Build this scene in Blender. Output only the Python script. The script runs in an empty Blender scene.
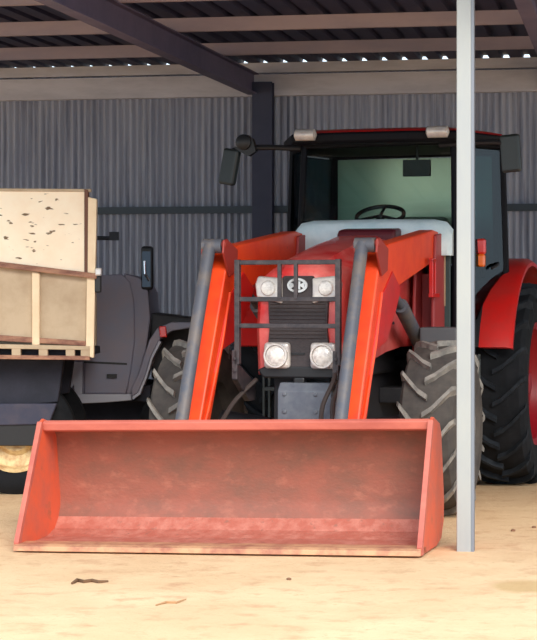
import bpy, bmesh, math, random
from mathutils import Vector, Matrix, noise as mnoise
R = math.radians
random.seed(7)
scene = bpy.context.scene
COL = scene.collection

# ------------------------------------------------------------------ materials
def lin(c):
    def f(v):
        v /= 255.0
        return v / 12.92 if v <= 0.04045 else ((v + 0.055) / 1.055) ** 2.4
    return (f(c[0]), f(c[1]), f(c[2]), 1.0)

def mat(name, c, rough=0.6, metal=0.0, c2=None, scale=6.0, lo=0.4, hi=0.65, bump=0.0, bscale=40.0,
        stretch=(1, 1, 1), c3=None, scale3=30.0, lo3=0.6, hi3=0.7, coat=0.0, emit=0.0, spec=0.5):
    m = bpy.data.materials.new(name); m.use_nodes = True
    nt = m.node_tree; N = nt.nodes; L = nt.links
    b = N['Principled BSDF']
    b.inputs['Base Color'].default_value = lin(c)
    b.inputs['Roughness'].default_value = rough
    b.inputs['Metallic'].default_value = metal
    b.inputs['Specular IOR Level'].default_value = spec
    b.inputs['Coat Weight'].default_value = coat
    b.inputs['Coat Roughness'].default_value = 0.15
    if emit:
        b.inputs['Emission Color'].default_value = lin(c); b.inputs['Emission Strength'].default_value = emit
    if c2 or c3 or bump:
        tc = N.new('ShaderNodeTexCoord'); mp = N.new('ShaderNodeMapping')
        mp.inputs['Scale'].default_value = stretch
        L.new(tc.outputs['Object'], mp.inputs['Vector'])
        cur = None
        def layer(prev, prevcol, cc, sc, l, h):
            n = N.new('ShaderNodeTexNoise'); n.inputs['Scale'].default_value = sc
            n.inputs['Detail'].default_value = 6; n.inputs['Roughness'].default_value = 0.65
            L.new(mp.outputs['Vector'], n.inputs['Vector'])
            r = N.new('ShaderNodeValToRGB'); r.color_ramp.elements[0].position = l; r.color_ramp.elements[1].position = h
            L.new(n.outputs['Fac'], r.inputs['Fac'])
            mx = N.new('ShaderNodeMix'); mx.data_type = 'RGBA'
            L.new(r.outputs['Color'], mx.inputs['Factor'])
            if prev is None: mx.inputs['A'].default_value = prevcol
            else: L.new(prev, mx.inputs['A'])
            mx.inputs['B'].default_value = lin(cc)
            return mx.outputs['Result']
        if c2: cur = layer(cur, lin(c), c2, scale, lo, hi)
        if c3: cur = layer(cur, lin(c), c3, scale3, lo3, hi3)
        if cur: L.new(cur, b.inputs['Base Color'])
        if bump:
            n = N.new('ShaderNodeTexNoise'); n.inputs['Scale'].default_value = bscale; n.inputs['Detail'].default_value = 5
            L.new(mp.outputs['Vector'], n.inputs['Vector'])
            bp = N.new('ShaderNodeBump'); bp.inputs['Strength'].default_value = bump; bp.inputs['Distance'].default_value = 0.02
            L.new(n.outputs['Fac'], bp.inputs['Height']); L.new(bp.outputs['Normal'], b.inputs['Normal'])
    return m

def glass(name, tint, gloss=0.12, rough=0.03, dust=None, dustf=0.0, tint2=(255, 255, 255)):
    m = bpy.data.materials.new(name); m.use_nodes = True
    nt = m.node_tree; N = nt.nodes; L = nt.links
    for n in list(N): N.remove(n)
    out = N.new('ShaderNodeOutputMaterial'); tr = N.new('ShaderNodeBsdfTransparent'); gl = N.new('ShaderNodeBsdfGlossy')
    tr.inputs['Color'].default_value = lin(tint); gl.inputs['Roughness'].default_value = rough; gl.inputs['Color'].default_value = lin(tint2)
    mx = N.new('ShaderNodeMixShader'); mx.inputs['Fac'].default_value = gloss
    L.new(tr.outputs[0], mx.inputs[1]); L.new(gl.outputs[0], mx.inputs[2])
    o = mx.outputs[0]
    if dust:
        df = N.new('ShaderNodeBsdfDiffuse'); df.inputs['Color'].default_value = lin(dust)
        m2 = N.new('ShaderNodeMixShader'); m2.inputs['Fac'].default_value = dustf
        L.new(o, m2.inputs[1]); L.new(df.outputs[0], m2.inputs[2]); o = m2.outputs[0]
    L.new(o, out.inputs['Surface'])
    return m

M = {}
M['red'] = mat('red_paint', (205, 28, 24), 0.35, c2=(188, 40, 36), scale=5, coat=0.3)
M['hood_red'] = mat('bonnet_red_paint', (210, 44, 46), 0.4, c2=(230, 128, 120), scale=4, lo=0.35, hi=0.75, coat=0.3)  # pink mottling: dusty paint, lightened to stand in for sky reflection
M['orange'] = mat('orange_paint', (234, 74, 24), 0.42, c2=(222, 58, 24), scale=5, c3=(150, 60, 45), scale3=22, lo3=0.66, hi3=0.74)
M['bucket_in'] = mat('worn_bucket_steel', (150, 86, 70), 0.6, c2=(124, 82, 68), scale=3.2, lo=0.38, hi=0.66, c3=(176, 110, 90), scale3=8, lo3=0.54, hi3=0.85, bump=0.15, stretch=(1, 1, 1.6))
M['bucket_floor'] = mat('scraped_bucket_floor', (168, 92, 76), 0.6, c2=(186, 118, 102), scale=11, lo=0.42, hi=0.66, c3=(140, 92, 78), scale3=24, lo3=0.58, hi3=0.7, bump=0.3)
M['bucket_side'] = mat('bucket_paint', (212, 90, 58), 0.55, c2=(186, 92, 74), scale=4, c3=(140, 90, 66), scale3=5, lo3=0.6, hi3=0.75)
M['bucket_lip'] = mat('faded_lip_paint', (194, 104, 88), 0.55, c2=(172, 86, 74), scale=6, stretch=(0.4, 1, 1))
M['edge'] = mat('worn_cutting_edge', (208, 158, 120), 0.5, 0.3, c2=(170, 110, 90), scale=8)
M['arm_grey'] = mat('cylinder_grey', (82, 84, 94), 0.55, 0.1, c2=(104, 96, 94), scale=7, lo=0.45, hi=0.6)
M['black'] = mat('black_plastic', (24, 24, 28), 0.5)
M['guard'] = mat('black_guard_steel', (44, 40, 46), 0.5, c2=(70, 62, 64), scale=20)
M['dark'] = mat('dark_metal', (34, 34, 40), 0.6, c2=(46, 44, 48), scale=8)
M['grille'] = mat('grille_mesh', (64, 56, 58), 0.7, c2=(50, 44, 47), scale=60, stretch=(1, 1, 2))
M['white_lens'] = mat('clear_lens', (232, 226, 220), 0.12, c2=(196, 188, 184), scale=40, coat=0.6)
M['lamp_body'] = mat('lamp_reflector', (196, 188, 186), 0.3, 0.2, c2=(222, 214, 206), scale=14)
M['chrome'] = mat('chrome', (220, 220, 222), 0.15, 1.0)
M['emblem'] = mat('emblem_silver', (214, 212, 210), 0.25, 0.4)
M['weight'] = mat('weight_grey', (86, 90, 102), 0.55, c2=(104, 108, 116), scale=9)
M['tyre'] = mat('dusty_rubber', (64, 60, 59), 0.9, c2=(86, 80, 75), scale=6, lo=0.35, hi=0.7, spec=0.2)
M['lug'] = mat('dusty_lug', (112, 108, 104), 0.9, c2=(146, 140, 133), scale=9, lo=0.4, hi=0.65, spec=0.2)
M['tyre_dark'] = mat('black_rubber', (20, 22, 26), 0.9, c2=(30, 31, 35), scale=7, spec=0.25)
M['lug_dark'] = mat('black_lug', (26, 30, 36), 0.9, c2=(42, 46, 52), scale=9, spec=0.25)
M['rim_red'] = mat('rim_red', (150, 16, 30), 0.45)
M['rim_grey'] = mat('rim_grey', (150, 140, 130), 0.5)
M['rim_cream'] = mat('rim_cream', (226, 200, 150), 0.55, c2=(190, 150, 105), scale=9, lo=0.45, hi=0.6)
M['glass'] = glass('windscreen_glass', (232, 240, 238), 0.035)
M['glass_side'] = glass('tinted_side_glass', (118, 146, 154), 0.035)
M['glass_rear'] = glass('dusty_rear_glass', (214, 226, 205), 0.72, rough=0.25, tint2=(252, 246, 212), dust=(226, 236, 208), dustf=0.45)
M['cowl'] = mat('pale_cowl', (228, 240, 242), 0.4, c2=(206, 226, 230), scale=6)
M['cab_black'] = mat('cab_frame_black', (15, 15, 22), 0.6, spec=0.15)
M['interior'] = mat('interior_grey', (58, 64, 66), 0.7)
M['seat'] = mat('seat_fabric', (150, 160, 140), 0.8)
M['tan'] = mat('tan_panel', (172, 140, 110), 0.7, c2=(150, 120, 96), scale=8)
M['tank'] = mat('tank_dark', (64, 70, 70), 0.5, c2=(84, 88, 86), scale=5)
M['amber'] = mat('amber_lens', (250, 120, 40), 0.25, coat=0.5)
M['redlens'] = mat('red_lens', (226, 48, 36), 0.25, coat=0.5)
M['mirror'] = mat('mirror_glass', (200, 205, 210), 0.05, 1.0)
M['hose'] = mat('rubber_hose', (58, 48, 46), 0.6)
M['cream'] = mat('cream_paint', (238, 214, 180), 0.55, c2=(228, 200, 164), scale=4)
M['beige'] = mat('dirty_beige_paint', (190, 168, 140), 0.6, c2=(172, 148, 120), scale=3.5, c3=(120, 76, 52), scale3=7, lo3=0.66, hi3=0.76)
M['rust'] = mat('rusty_rail', (168, 122, 96), 0.65, c2=(112, 68, 56), scale=9, lo=0.42, hi=0.6, stretch=(0.5, 1, 1))
M['truck'] = mat('truck_grey_paint', (122, 122, 140), 0.55, c2=(132, 122, 132), scale=3)
M['truck_trim'] = mat('truck_light_edge', (172, 172, 184), 0.5)
M['under'] = mat('underbody_black', (30, 32, 44), 0.8, c2=(44, 44, 58), scale=4)
M['wall'] = mat('galvanised_sheet', (146, 148, 162), 0.5, 0.15, c2=(172, 172, 182), scale=2.2, lo=0.35, hi=0.7, stretch=(5, 1, 0.18), c3=(112, 114, 130), scale3=5, lo3=0.5, hi3=0.7)
M['roof'] = mat('roof_sheet', (30, 34, 68), 0.7, c2=(42, 40, 70), scale=2)
M['purlin'] = mat('purlin_steel', (170, 152, 160), 0.6, c2=(150, 138, 152), scale=3, stretch=(0.3, 1, 1))
M['beam'] = mat('eave_beam', (206, 200, 206), 0.55, c2=(182, 176, 182), scale=4, lo=0.4, hi=0.7, stretch=(0.4, 1, 2))
M['frame'] = mat('portal_steel', (96, 88, 114), 0.6, c2=(80, 76, 104), scale=2)
M['column'] = mat('column_steel', (52, 54, 76), 0.6, c2=(62, 62, 82), scale=3)
M['girt'] = mat('girt_steel', (56, 66, 76), 0.5)
M['post'] = mat('galvanised_post', (164, 166, 164), 0.45, 0.1, c2=(152, 156, 160), scale=3, stretch=(1, 1, 0.3), lo=0.4, hi=0.7)
M['bracket'] = mat('bracket_brown_red', (150, 46, 36), 0.5)
M['twig'] = mat('dry_twig', (110, 80, 56), 0.9)
M['pale_twig'] = mat('pale_twig', (176, 134, 96), 0.9)
M['pebble'] = mat('pebble', (128, 92, 70), 0.9)

def cream_flaked():
    m = mat('cream_flaking_paint', (253, 236, 210), 0.5, c2=(248, 224, 194), scale=3)
    nt = m.node_tree; N = nt.nodes; L = nt.links; b = N['Principled BSDF']
    src = b.inputs['Base Color'].links[0].from_socket
    tc = N.new('ShaderNodeTexCoord'); mp = N.new('ShaderNodeMapping')
    mp.inputs['Rotation'].default_value = (0, R(38), 0); mp.inputs['Scale'].default_value = (9, 8, 26)
    L.new(tc.outputs['Object'], mp.inputs['Vector'])
    n = N.new('ShaderNodeTexNoise'); n.inputs['Scale'].default_value = 1.0; n.inputs['Detail'].default_value = 2
    L.new(mp.outputs['Vector'], n.inputs['Vector'])
    r = N.new('ShaderNodeValToRGB'); r.color_ramp.elements[0].position = 0.625; r.color_ramp.elements[1].position = 0.66
    L.new(n.outputs['Fac'], r.inputs['Fac'])
    mx = N.new('ShaderNodeMix'); mx.data_type = 'RGBA'
    L.new(r.outputs['Color'], mx.inputs['Factor']); L.new(src, mx.inputs['A']); mx.inputs['B'].default_value = lin((110, 82, 48))
    L.new(mx.outputs['Result'], b.inputs['Base Color'])
    return m
M['flake'] = cream_flaked()

# ------------------------------------------------------------------ mesh builder
class MB:
    def __init__(s): s.bm = bmesh.new(); s.mi = 0
    def face(s, vs):
        try:
            f = s.bm.faces.new(vs); f.material_index = s.mi; return f
        except ValueError: return None
    def box(s, lo, hi, mtx=None):
        vs = []
        for z in (lo[2], hi[2]):
            for (x, y) in ((lo[0], lo[1]), (hi[0], lo[1]), (hi[0], hi[1]), (lo[0], hi[1])):
                p = Vector((x, y, z)); vs.append(s.bm.verts.new(mtx @ p if mtx else p))
        for q in ((3, 2, 1, 0), (4, 5, 6, 7), (0, 1, 5, 4), (1, 2, 6, 5), (2, 3, 7, 6), (3, 0, 4, 7)):
            s.face([vs[i] for i in q])
        return s
    def cbox(s, c, d, mtx=None):
        return s.box([c[i] - d[i] / 2 for i in range(3)], [c[i] + d[i] / 2 for i in range(3)], mtx)
    def prism(s, poly, axis, a, b):
        """poly: 2D points; axis 'x': poly is (y,z) extruded x a..b; 'y': (x,z); 'z': (x,y)"""
        def p3(p, t):
            if axis == 'x': return Vector((t, p[0], p[1]))
            if axis == 'y': return Vector((p[0], t, p[1]))
            return Vector((p[0], p[1], t))
        A = [s.bm.verts.new(p3(p, a)) for p in poly]; B = [s.bm.verts.new(p3(p, b)) for p in poly]
        s.face(A[::-1]); s.face(B); n = len(poly)
        for i in range(n): s.face([A[i], A[(i + 1) % n], B[(i + 1) % n], B[i]])
        return s
    def tube(s, pts, r, n=12, caps=True):
        pts = [Vector(p) for p in pts]; rings = []
        rr = r if isinstance(r, (list, tuple)) else [r] * len(pts)
        up = None
        for i, p in enumerate(pts):
            t = (pts[min(i + 1, len(pts) - 1)] - pts[max(i - 1, 0)]).normalized()
            if up is None:
                up = Vector((0, 0, 1)) if abs(t.z) < 0.9 else Vector((1, 0, 0))
            u = t.cross(up).normalized(); v = u.cross(t).normalized(); up = v
            rings.append([s.bm.verts.new(p + (u * math.cos(2 * math.pi * k / n) + v * math.sin(2 * math.pi * k / n)) * rr[i]) for k in range(n)])
        for a, b in zip(rings, rings[1:]):
            for k in range(n): s.face([a[k], a[(k + 1) % n], b[(k + 1) % n], b[k]])
        if caps: s.face(rings[0][::-1]); s.face(rings[-1])
        return s
    def lathe(s, prof, c, axis='x', n=48, closed=False, cap0=True):
        """prof: (along axis, radius)"""
        c = Vector(c); rings = []
        for (a, r) in prof:
            ring = []
            for k in range(n):
                t = 2 * math.pi * k / n
                if axis == 'x': p = Vector((a, r * math.cos(t), r * math.sin(t)))
                elif axis == 'y': p = Vector((r * math.cos(t), a, r * math.sin(t)))
                else: p = Vector((r * math.cos(t), r * math.sin(t), a))
                ring.append(s.bm.verts.new(c + p))
            rings.append(ring)
        pr = list(zip(rings, rings[1:]))
        if closed: pr.append((rings[-1], rings[0]))
        for a, b in pr:
            for k in range(n): s.face([a[k], a[(k + 1) % n], b[(k + 1) % n], b[k]])
        if not closed:
            if cap0: s.face(rings[0][::-1])
            s.face(rings[-1])
        return s
    def loft(s, secs, close_ring=False, caps=True):
        rings = [[s.bm.verts.new(Vector(p)) for p in sec] for sec in secs]; n = len(rings[0])
        for a, b in zip(rings, rings[1:]):
            for k in range(n if close_ring else n - 1): s.face([a[k], a[(k + 1) % n], b[(k + 1) % n], b[k]])
        if caps: s.face(rings[0][::-1]); s.face(rings[-1])
        return s
    def quad(s, a, b, c, d, th=0.006):
        """a sheet of glass or plate with real thickness"""
        a, b, c, d = map(Vector, (a, b, c, d)); nrm = (b - a).cross(d - a).normalized() * (th / 2)
        A = [s.bm.verts.new(p - nrm) for p in (a, b, c, d)]; B = [s.bm.verts.new(p + nrm) for p in (a, b, c, d)]
        s.face(A[::-1]); s.face(B)
        for i in range(4): s.face([A[i], A[(i + 1) % 4], B[(i + 1) % 4], B[i]])
        return s
    def build(s, name, mats, parent=None, bevel=0.0, smooth=False, seg=2):
        bmesh.ops.recalc_face_normals(s.bm, faces=s.bm.faces)
        me = bpy.data.meshes.new(name); s.bm.to_mesh(me); s.bm.free()
        for m in (mats if isinstance(mats, (list, tuple)) else [mats]): me.materials.append(m)
        if smooth:
            for p in me.polygons: p.use_smooth = True
            me.set_sharp_from_angle(angle=R(38))
        o = bpy.data.objects.new(name, me); COL.objects.link(o)
        if parent: o.parent = parent
        if bevel:
            bv = o.modifiers.new('bevel', 'BEVEL'); bv.width = bevel; bv.segments = seg; bv.limit_method = 'ANGLE'; bv.angle_limit = R(35)
        return o

def tag(o, label=None, cat=None, group=None, kind=None):
    if label: o['label'] = label
    if cat: o['category'] = cat
    if group: o['group'] = group
    if kind: o['kind'] = kind
    return o

def empty(name, loc, rz=0.0):
    o = bpy.data.objects.new(name, None); COL.objects.link(o); o.location = loc; o.rotation_euler = (0, 0, rz)
    o.empty_display_size = 0.2
    return o

# ------------------------------------------------------------------ ground
def sstep(a, b, t):
    t = max(0, min(1, (t - a) / (b - a))); return t * t * (3 - 2 * t)
def gz(x, y):
    dip = (-0.012 - 0.052 * max(0, min(1, (1.0 - x) / 2.6))) * sstep(9.0, 11.5, y) * (1 - sstep(12.7, 13.9, y))
    return dip

def ground_mat():
    m = bpy.data.materials.new('sandy_dirt'); m.use_nodes = True
    nt = m.node_tree; N = nt.nodes; L = nt.links; b = N['Principled BSDF']
    b.inputs['Roughness'].default_value = 0.95; b.inputs['Specular IOR Level'].default_value = 0.1
    tc = N.new('ShaderNodeTexCoord')
    def noise(sc, det=6):
        n = N.new('ShaderNodeTexNoise'); n.inputs['Scale'].default_value = sc; n.inputs['Detail'].default_value = det
        n.inputs['Roughness'].default_value = 0.65; L.new(tc.outputs['Object'], n.inputs['Vector']); return n
    def ramp(sock, lo, hi):
        r = N.new('ShaderNodeValToRGB'); r.color_ramp.elements[0].position = lo; r.color_ramp.elements[1].position = hi
        L.new(sock, r.inputs['Fac']); return r.outputs['Color']
    def mix(fac, a, bb):
        mx = N.new('ShaderNodeMix'); mx.data_type = 'RGBA'; L.new(fac, mx.inputs['Factor'])
        if isinstance(a, tuple): mx.inputs['A'].default_value = a
        else: L.new(a, mx.inputs['A'])
        mx.inputs['B'].default_value = bb; return mx.outputs['Result']
    n1 = noise(0.9); n2 = noise(5.0); n3 = noise(26.0)
    c = mix(ramp(n1.outputs['Fac'], 0.4, 0.66), lin((220, 182, 142)), lin((232, 198, 158)))
    c = mix(ramp(n2.outputs['Fac'], 0.52, 0.72), c, lin((204, 158, 122)))
    c = mix(ramp(n3.outputs['Fac'], 0.6, 0.75), c, lin((196, 156, 118)))
    # oil stain
    mp = N.new('ShaderNodeMapping'); mp.vector_type = 'TEXTURE'
    mp.inputs['Location'].default_value = (1.36, 10.62, 0); mp.inputs['Scale'].default_value = (0.24, 0.30, 1)
    L.new(tc.outputs['Object'], mp.inputs['Vector'])
    ln = N.new('ShaderNodeVectorMath'); ln.operation = 'LENGTH'; L.new(mp.outputs['Vector'], ln.inputs[0])
    ad = N.new('ShaderNodeMath'); ad.operation = 'ADD'; L.new(ln.outputs['Value'], ad.inputs[0]); L.new(n2.outputs['Fac'], ad.inputs[1])
    rr = N.new('ShaderNodeMapRange'); rr.inputs['From Min'].default_value = 1.1; rr.inputs['From Max'].default_value = 1.45
    rr.inputs['To Min'].default_value = 0.5; rr.inputs['To Max'].default_value = 0.0
    L.new(ad.outputs[0], rr.inputs['Value'])
    c = mix(rr.outputs['Result'], c, lin((176, 140, 84)))
    L.new(c, b.inputs['Base Color'])
    bp = N.new('ShaderNodeBump'); bp.inputs['Strength'].default_value = 0.35; bp.inputs['Distance'].default_value = 0.05
    am = N.new('ShaderNodeMath'); am.operation = 'ADD'; L.new(n2.outputs['Fac'], am.inputs[0]); L.new(n3.outputs['Fac'], am.inputs[1])
    L.new(am.outputs[0], bp.inputs['Height']); L.new(bp.outputs['Normal'], b.inputs['Normal'])
    return m

b = MB(); nx, ny = 60, 90
xs = [-30 + 24 * i / 10 for i in range(10)] + [-6 + 12 * i / 40 for i in range(41)] + [6 + 24 * i / 10 for i in range(1, 11)]
ys = [-10 + 18 * i / 6 for i in range(6)] + [8 + 8 * i / 40 for i in range(41)] + [16 + 34 * i / 10 for i in range(1, 11)]
grid = [[b.bm.verts.new((x, y, gz(x, y))) for x in xs] for y in ys]
for j in range(len(ys) - 1):
    for i in range(len(xs) - 1): b.face([grid[j][i], grid[j][i + 1], grid[j + 1][i + 1], grid[j + 1][i]])
tag(b.build('floor', ground_mat(), smooth=True), 'sandy dirt ground running into the shed', kind='structure')

# ------------------------------------------------------------------ shed
SH = R(-10); SO = Vector((0, 20.15, 0))
def shed(name, mb, m, bevel=0.0, **k):
    o = mb.build(name, m, bevel=bevel, **k); o.location = SO; o.rotation_euler = (0, 0, SH); return o
def struct(o, label=None): return tag(o, label, kind='structure')
def roofz(y): return 3.87 + 0.019 * y

# back wall, corrugated sheet (fine profile)
b = MB(); x0, x1 = -8.0, 9.0; pitch = 0.068; per = 8
n = int((x1 - x0) / pitch * per); lo_, hi_ = [], []
for i in range(n + 1):
    x = x0 + i * pitch / per; y = 0.06 + 0.012 * math.sin(2 * math.pi * i / per)
    lo_.append(b.bm.verts.new((x, y, -0.02))); hi_.append(b.bm.verts.new((x, y, 3.81)))
for i in range(n): b.face([lo_[i], lo_[i + 1], hi_[i + 1], hi_[i]])
struct(shed('wall_back', b, M['wall'], smooth=True), 'corrugated grey steel back wall of the shed')
# roof sheeting: pans with raised ribs
b = MB(); yb, yf = 0.12, -8.4; prof = []
x = -8.2
while x < 9.2:
    prof += [(x, 0), (x + 0.122, 0), (x + 0.134, 0.042), (x + 0.188, 0.042)]; x += 0.2
A = [b.bm.verts.new((px, yb, roofz(yb) + pz)) for px, pz in prof]; B = [b.bm.verts.new((px, yf, roofz(yf) + pz)) for px, pz in prof]
for i in range(len(prof) - 1): b.face([A[i], A[i + 1], B[i + 1], B[i]])
struct(shed('ceiling', b, M['roof']), 'dark ribbed roof sheeting over the tractor')

def cee(mb, y, z1, h, x0=-8.0, x1=9.0, w=0.05, t=0.006):
    mb.box((x0, y - t, z1 - h), (x1, y, z1)); mb.box((x0, y, z1 - t), (x1, y + w, z1)); mb.box((x0, y, z1 - h), (x1, y + w, z1 - h + t))
ti = 0
def trim(mb, m, label, bevel=0.004):
    global ti; ti += 1
    return struct(shed('trim_%d' % ti, mb, m, bevel), label)
for k in range(1, 5):
    y = -1.9 * k; b = MB(); cee(b, y, roofz(y) - 0.002, 0.11)
    trim(b, M['purlin'], ['roof purlin nearest the back wall', 'second roof purlin from the back wall', 'third roof purlin from the back wall', 'roof purlin at the open front'][k - 1], 0)
b = MB(); cee(b, -0.04, roofz(-0.04) - 0.002, 0.10, w=0.06); trim(b, M['beam'], 'eave purlin at the top of the back wall', 0)
b = MB(); b.box((-8, -0.06, 3.535), (9, 0.03, 3.75)); trim(b, M['beam'], 'pale eave beam along the top of the back wall')
b = MB(); cee(b, -0.02, 2.44, 0.07, w=0.05); trim(b, M['girt'], 'horizontal girt halfway up the back wall', 0)
b = MB(); cee(b, -0.02, 1.12, 0.07, w=0.05); trim(b, M['girt'], 'low horizontal girt behind the vehicles', 0)
def ibeam(mb, x, y0, y1, d, w=0.13, t=0.012):
    def zt(y): return roofz(y) - 0.112
    for (xa, xb, o0, o1) in ((-w / 2, w / 2, 0, t), (-w / 2, w / 2, d - t, d), (-t / 2, t / 2, t, d - t)):
        vs = []
        for y in (y0, y1):
            for (xx, oo) in ((xa, o0), (xb, o0), (xb, o1), (xa, o1)):
                vs.append(mb.bm.verts.new((x + xx, y, zt(y) - oo)))
        for q in ((0, 1, 2, 3), (7, 6, 5, 4), (0, 4, 5, 1), (1, 5, 6, 2), (2, 6, 7, 3), (3, 7, 4, 0)): mb.face([vs[i] for i in q])
XR = -0.03; XR2 = 2.86
for xr, lab in ((XR, 'sloping steel rafter over the bonnet, running back to the dark column'), (XR2, 'steel rafter above the right of the cab')):
    b = MB(); ibeam(b, xr - (0.11 if xr < 1 else 0), -8.2, -0.07, 0.21, w=0.11); trim(b, M['frame'], lab, 0)
b = MB(); w, t = 0.2, 0.014
b.box((XR - w / 2, -0.2, -0.02), (XR + w / 2, -0.2 + t, 3.66)); b.box((XR - w / 2, -0.07 - t, -0.02), (XR + w / 2, -0.07, 3.66)); b.box((XR - t / 2, -0.2 + t, -0.02), (XR + t / 2, -0.07 - t, 3.66))
trim(b, M['column'], 'dark steel column against the back wall beside the cab', 0)

# front post: a thing
b = MB(); px, py = (466.5 - 268.5) * 12.1 / 2016, 12.15
post = empty('steel_post', (px, py, 0), R(-10))
tag(post, 'pale galvanised square steel post standing at the open front of the shed', 'post')
b = MB(); b.box((-0.052, -0.04, -0.05), (0.035, 0.05, roofz(-8.0) - 0.1)); b.build('post_tube', M['post'], post, bevel=0.006)
b = MB(); b.box((0.0355, -0.037, -0.05), (0.052, 0.045, roofz(-8.0) - 0.1)); b.build('flange', mat('post_flange', (122, 128, 138), 0.5, 0.15), post)

# ------------------------------------------------------------------ tractor
PSI = R(17)
TR = empty('tractor', (0.35, 14.35, 0), -PSI)
tag(TR, 'red farm tractor with a cab and a front loader parked in the shed', 'tractor')
def tp(name, mb, m, parent=TR, bevel=0.0, label=None, **k):
    o = mb.build(name, m, parent, bevel=bevel, **k)
    if label: o['label'] = label
    return o

# wheels --------------------------------------------------------
def wheel(x, y, rad, w, rimr, nl, side, tyre_m, lug_m, rim_m, lug_h, lug_w, parent=TR, z=None, name='wheel'):
    e = empty(name, (x, y, rad if z is None else z)); e.parent = parent
    r0 = rad - lug_h; hw = w / 2
    prof = [(-hw * 0.78, rimr), (-hw * 0.98, rimr + (r0 - rimr) * 0.3), (-hw * 1.0, rimr + (r0 - rimr) * 0.6), (-hw * 0.93, r0 - 0.05),
            (-hw * 0.8, r0 - 0.012), (-hw * 0.4, r0), (hw * 0.4, r0), (hw * 0.8, r0 - 0.012), (hw * 0.93, r0 - 0.05),
            (hw * 1.0, rimr + (r0 - rimr) * 0.6), (hw * 0.98, rimr + (r0 - rimr) * 0.3), (hw * 0.78, rimr), (hw * 0.5, rimr - 0.03), (-hw * 0.5, rimr - 0.03)]
    b = MB(); b.lathe(prof, (0, 0, 0), 'x', 64, closed=True); b.mi = 1
    # lugs: from near the centre line out to the shoulder, swept round the tyre
    for i in range(nl):
        for sg in (-1, 1):
            a0 = 2 * math.pi * (i + (0.5 if sg > 0 else 0)) / nl
            path = [(-0.06, 0.0, 0.0), (0.25, 0.09, 0.0), (0.6, 0.30, 0.0), (0.88, 0.50, -0.012), (0.99, 0.57, -0.045), (0.985, 0.60, -0.085)]
            rings = []
            for (s, da, dr) in path:
                # front face of the tyre (toward -y): the V points down, so the lug climbs outward
                ang = a0 + da * (lug_w * 13 / rad) * 0.62
                lw = lug_w / rad * (0.5 if s < 0.9 else 0.42)
                ring = []
                for (dd, hh) in ((-lw * 1.25, -0.025), (-lw * 0.8, lug_h), (lw * 0.8, lug_h), (lw * 1.25, -0.025)):
                    rr = r0 + dr + hh; aa = ang + dd - (0.35 * lw if s < 0 else 0)
                    ring.append((sg * s * hw, -rr * math.cos(aa), rr * math.sin(aa)))
                rings.append(ring)
            b.loft(rings, close_ring=True)
    b.build('tyre', [tyre_m, lug_m], e)
    b = MB(); sx = side
    b.lathe([(hw * 0.82 * sx, rimr + 0.012), (hw * 0.86 * sx, rimr + 0.03), (hw * 0.78 * sx, rimr - 0.02), (hw * 0.35 * sx, rimr - 0.05), (hw * 0.30 * sx, rimr * 0.45),
             (hw * 0.42 * sx, rimr * 0.42), (hw * 0.42 * sx, 0.03)], (0, 0, 0), 'x', 40, cap0=False)
    b.build('rim', rim_m, e, smooth=True)
    b = MB(); b.lathe([(hw * 0.40 * sx, 0.10), (hw * 0.62 * sx, 0.09), (hw * 0.66 * sx, 0.05)], (0, 0, 0), 'x', 20)
    for k in range(8):
        t = k * math.pi / 4; b.lathe([(hw * 0.40 * sx, 0.014), (hw * 0.48 * sx, 0.012)], (0, rimr * 0.36 * math.cos(t), rimr * 0.36 * math.sin(t)), 'x', 6)
    b.build('hub', rim_m, e)
    return e
wheel(0.90, 0.0, 0.61, 0.40, 0.30, 15, 1, M['tyre'], M['lug'], M['rim_grey'], 0.036, 0.046)
wheel(-0.90, 0.0, 0.61, 0.40, 0.30, 15, -1, M['tyre'], M['lug'], M['rim_grey'], 0.036, 0.046)
wheel(0.95, 2.5, 0.82, 0.47, 0.47, 20, 1, M['tyre_dark'], M['lug_dark'], M['rim_red'], 0.042, 0.044)
wheel(-0.95, 2.5, 0.82, 0.47, 0.47, 20, -1, M['tyre_dark'], M['lug_dark'], M['rim_red'], 0.042, 0.044)

# chassis --------------------------------------------------------
b = MB(); b.prism([(-0.42, 0.62), (-0.42, 1.0), (2.9, 1.05), (2.9, 0.55), (1.4, 0.5), (0.3, 0.52)], 'x', -0.2, 0.2)
b.box((-0.3, 2.3, 0.55), (0.3, 2.8, 1.15)); b.lathe([(-0.72, 0.13), (0.72, 0.13)], (0, 2.5, 0.82), 'x', 20)
tp('chassis', b, M['dark'], bevel=0.01)
b = MB(); b.box((-0.27, -0.3, 0.95), (0.27, 1.25, 1.42)); tp('engine', b, M['black'], bevel=0.02)
b = MB(); b.tube([(-0.72, 0, 0.61), (-0.3, 0, 0.56), (0.3, 0, 0.56), (0.72, 0, 0.61)], [0.1, 0.09, 0.09, 0.1], 14)
b.box((-0.14, -0.2, 0.5), (0.14, 0.2, 0.72)); b.tube([(-0.7, 0.18, 0.6), (0.7, 0.18, 0.6)], 0.03, 10); tp('axle', b, M['dark'], smooth=True)
b = MB(); b.prism([(-0.66, 0.66), (-0.66, 0.88), (-0.60, 0.935), (-0.40, 0.935), (-0.40, 0.66)], 'x', -0.10, 0.28)
for q in ((-0.05, 0.86), (0.17, 0.86), (-0.05, 0.74), (0.17, 0.74)): b.lathe([(-0.67, 0.016), (-0.655, 0.016)], (q[0], 0, q[1]), 'y', 8)
tp('front_weight', b, M['weight'], bevel=0.012)

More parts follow.
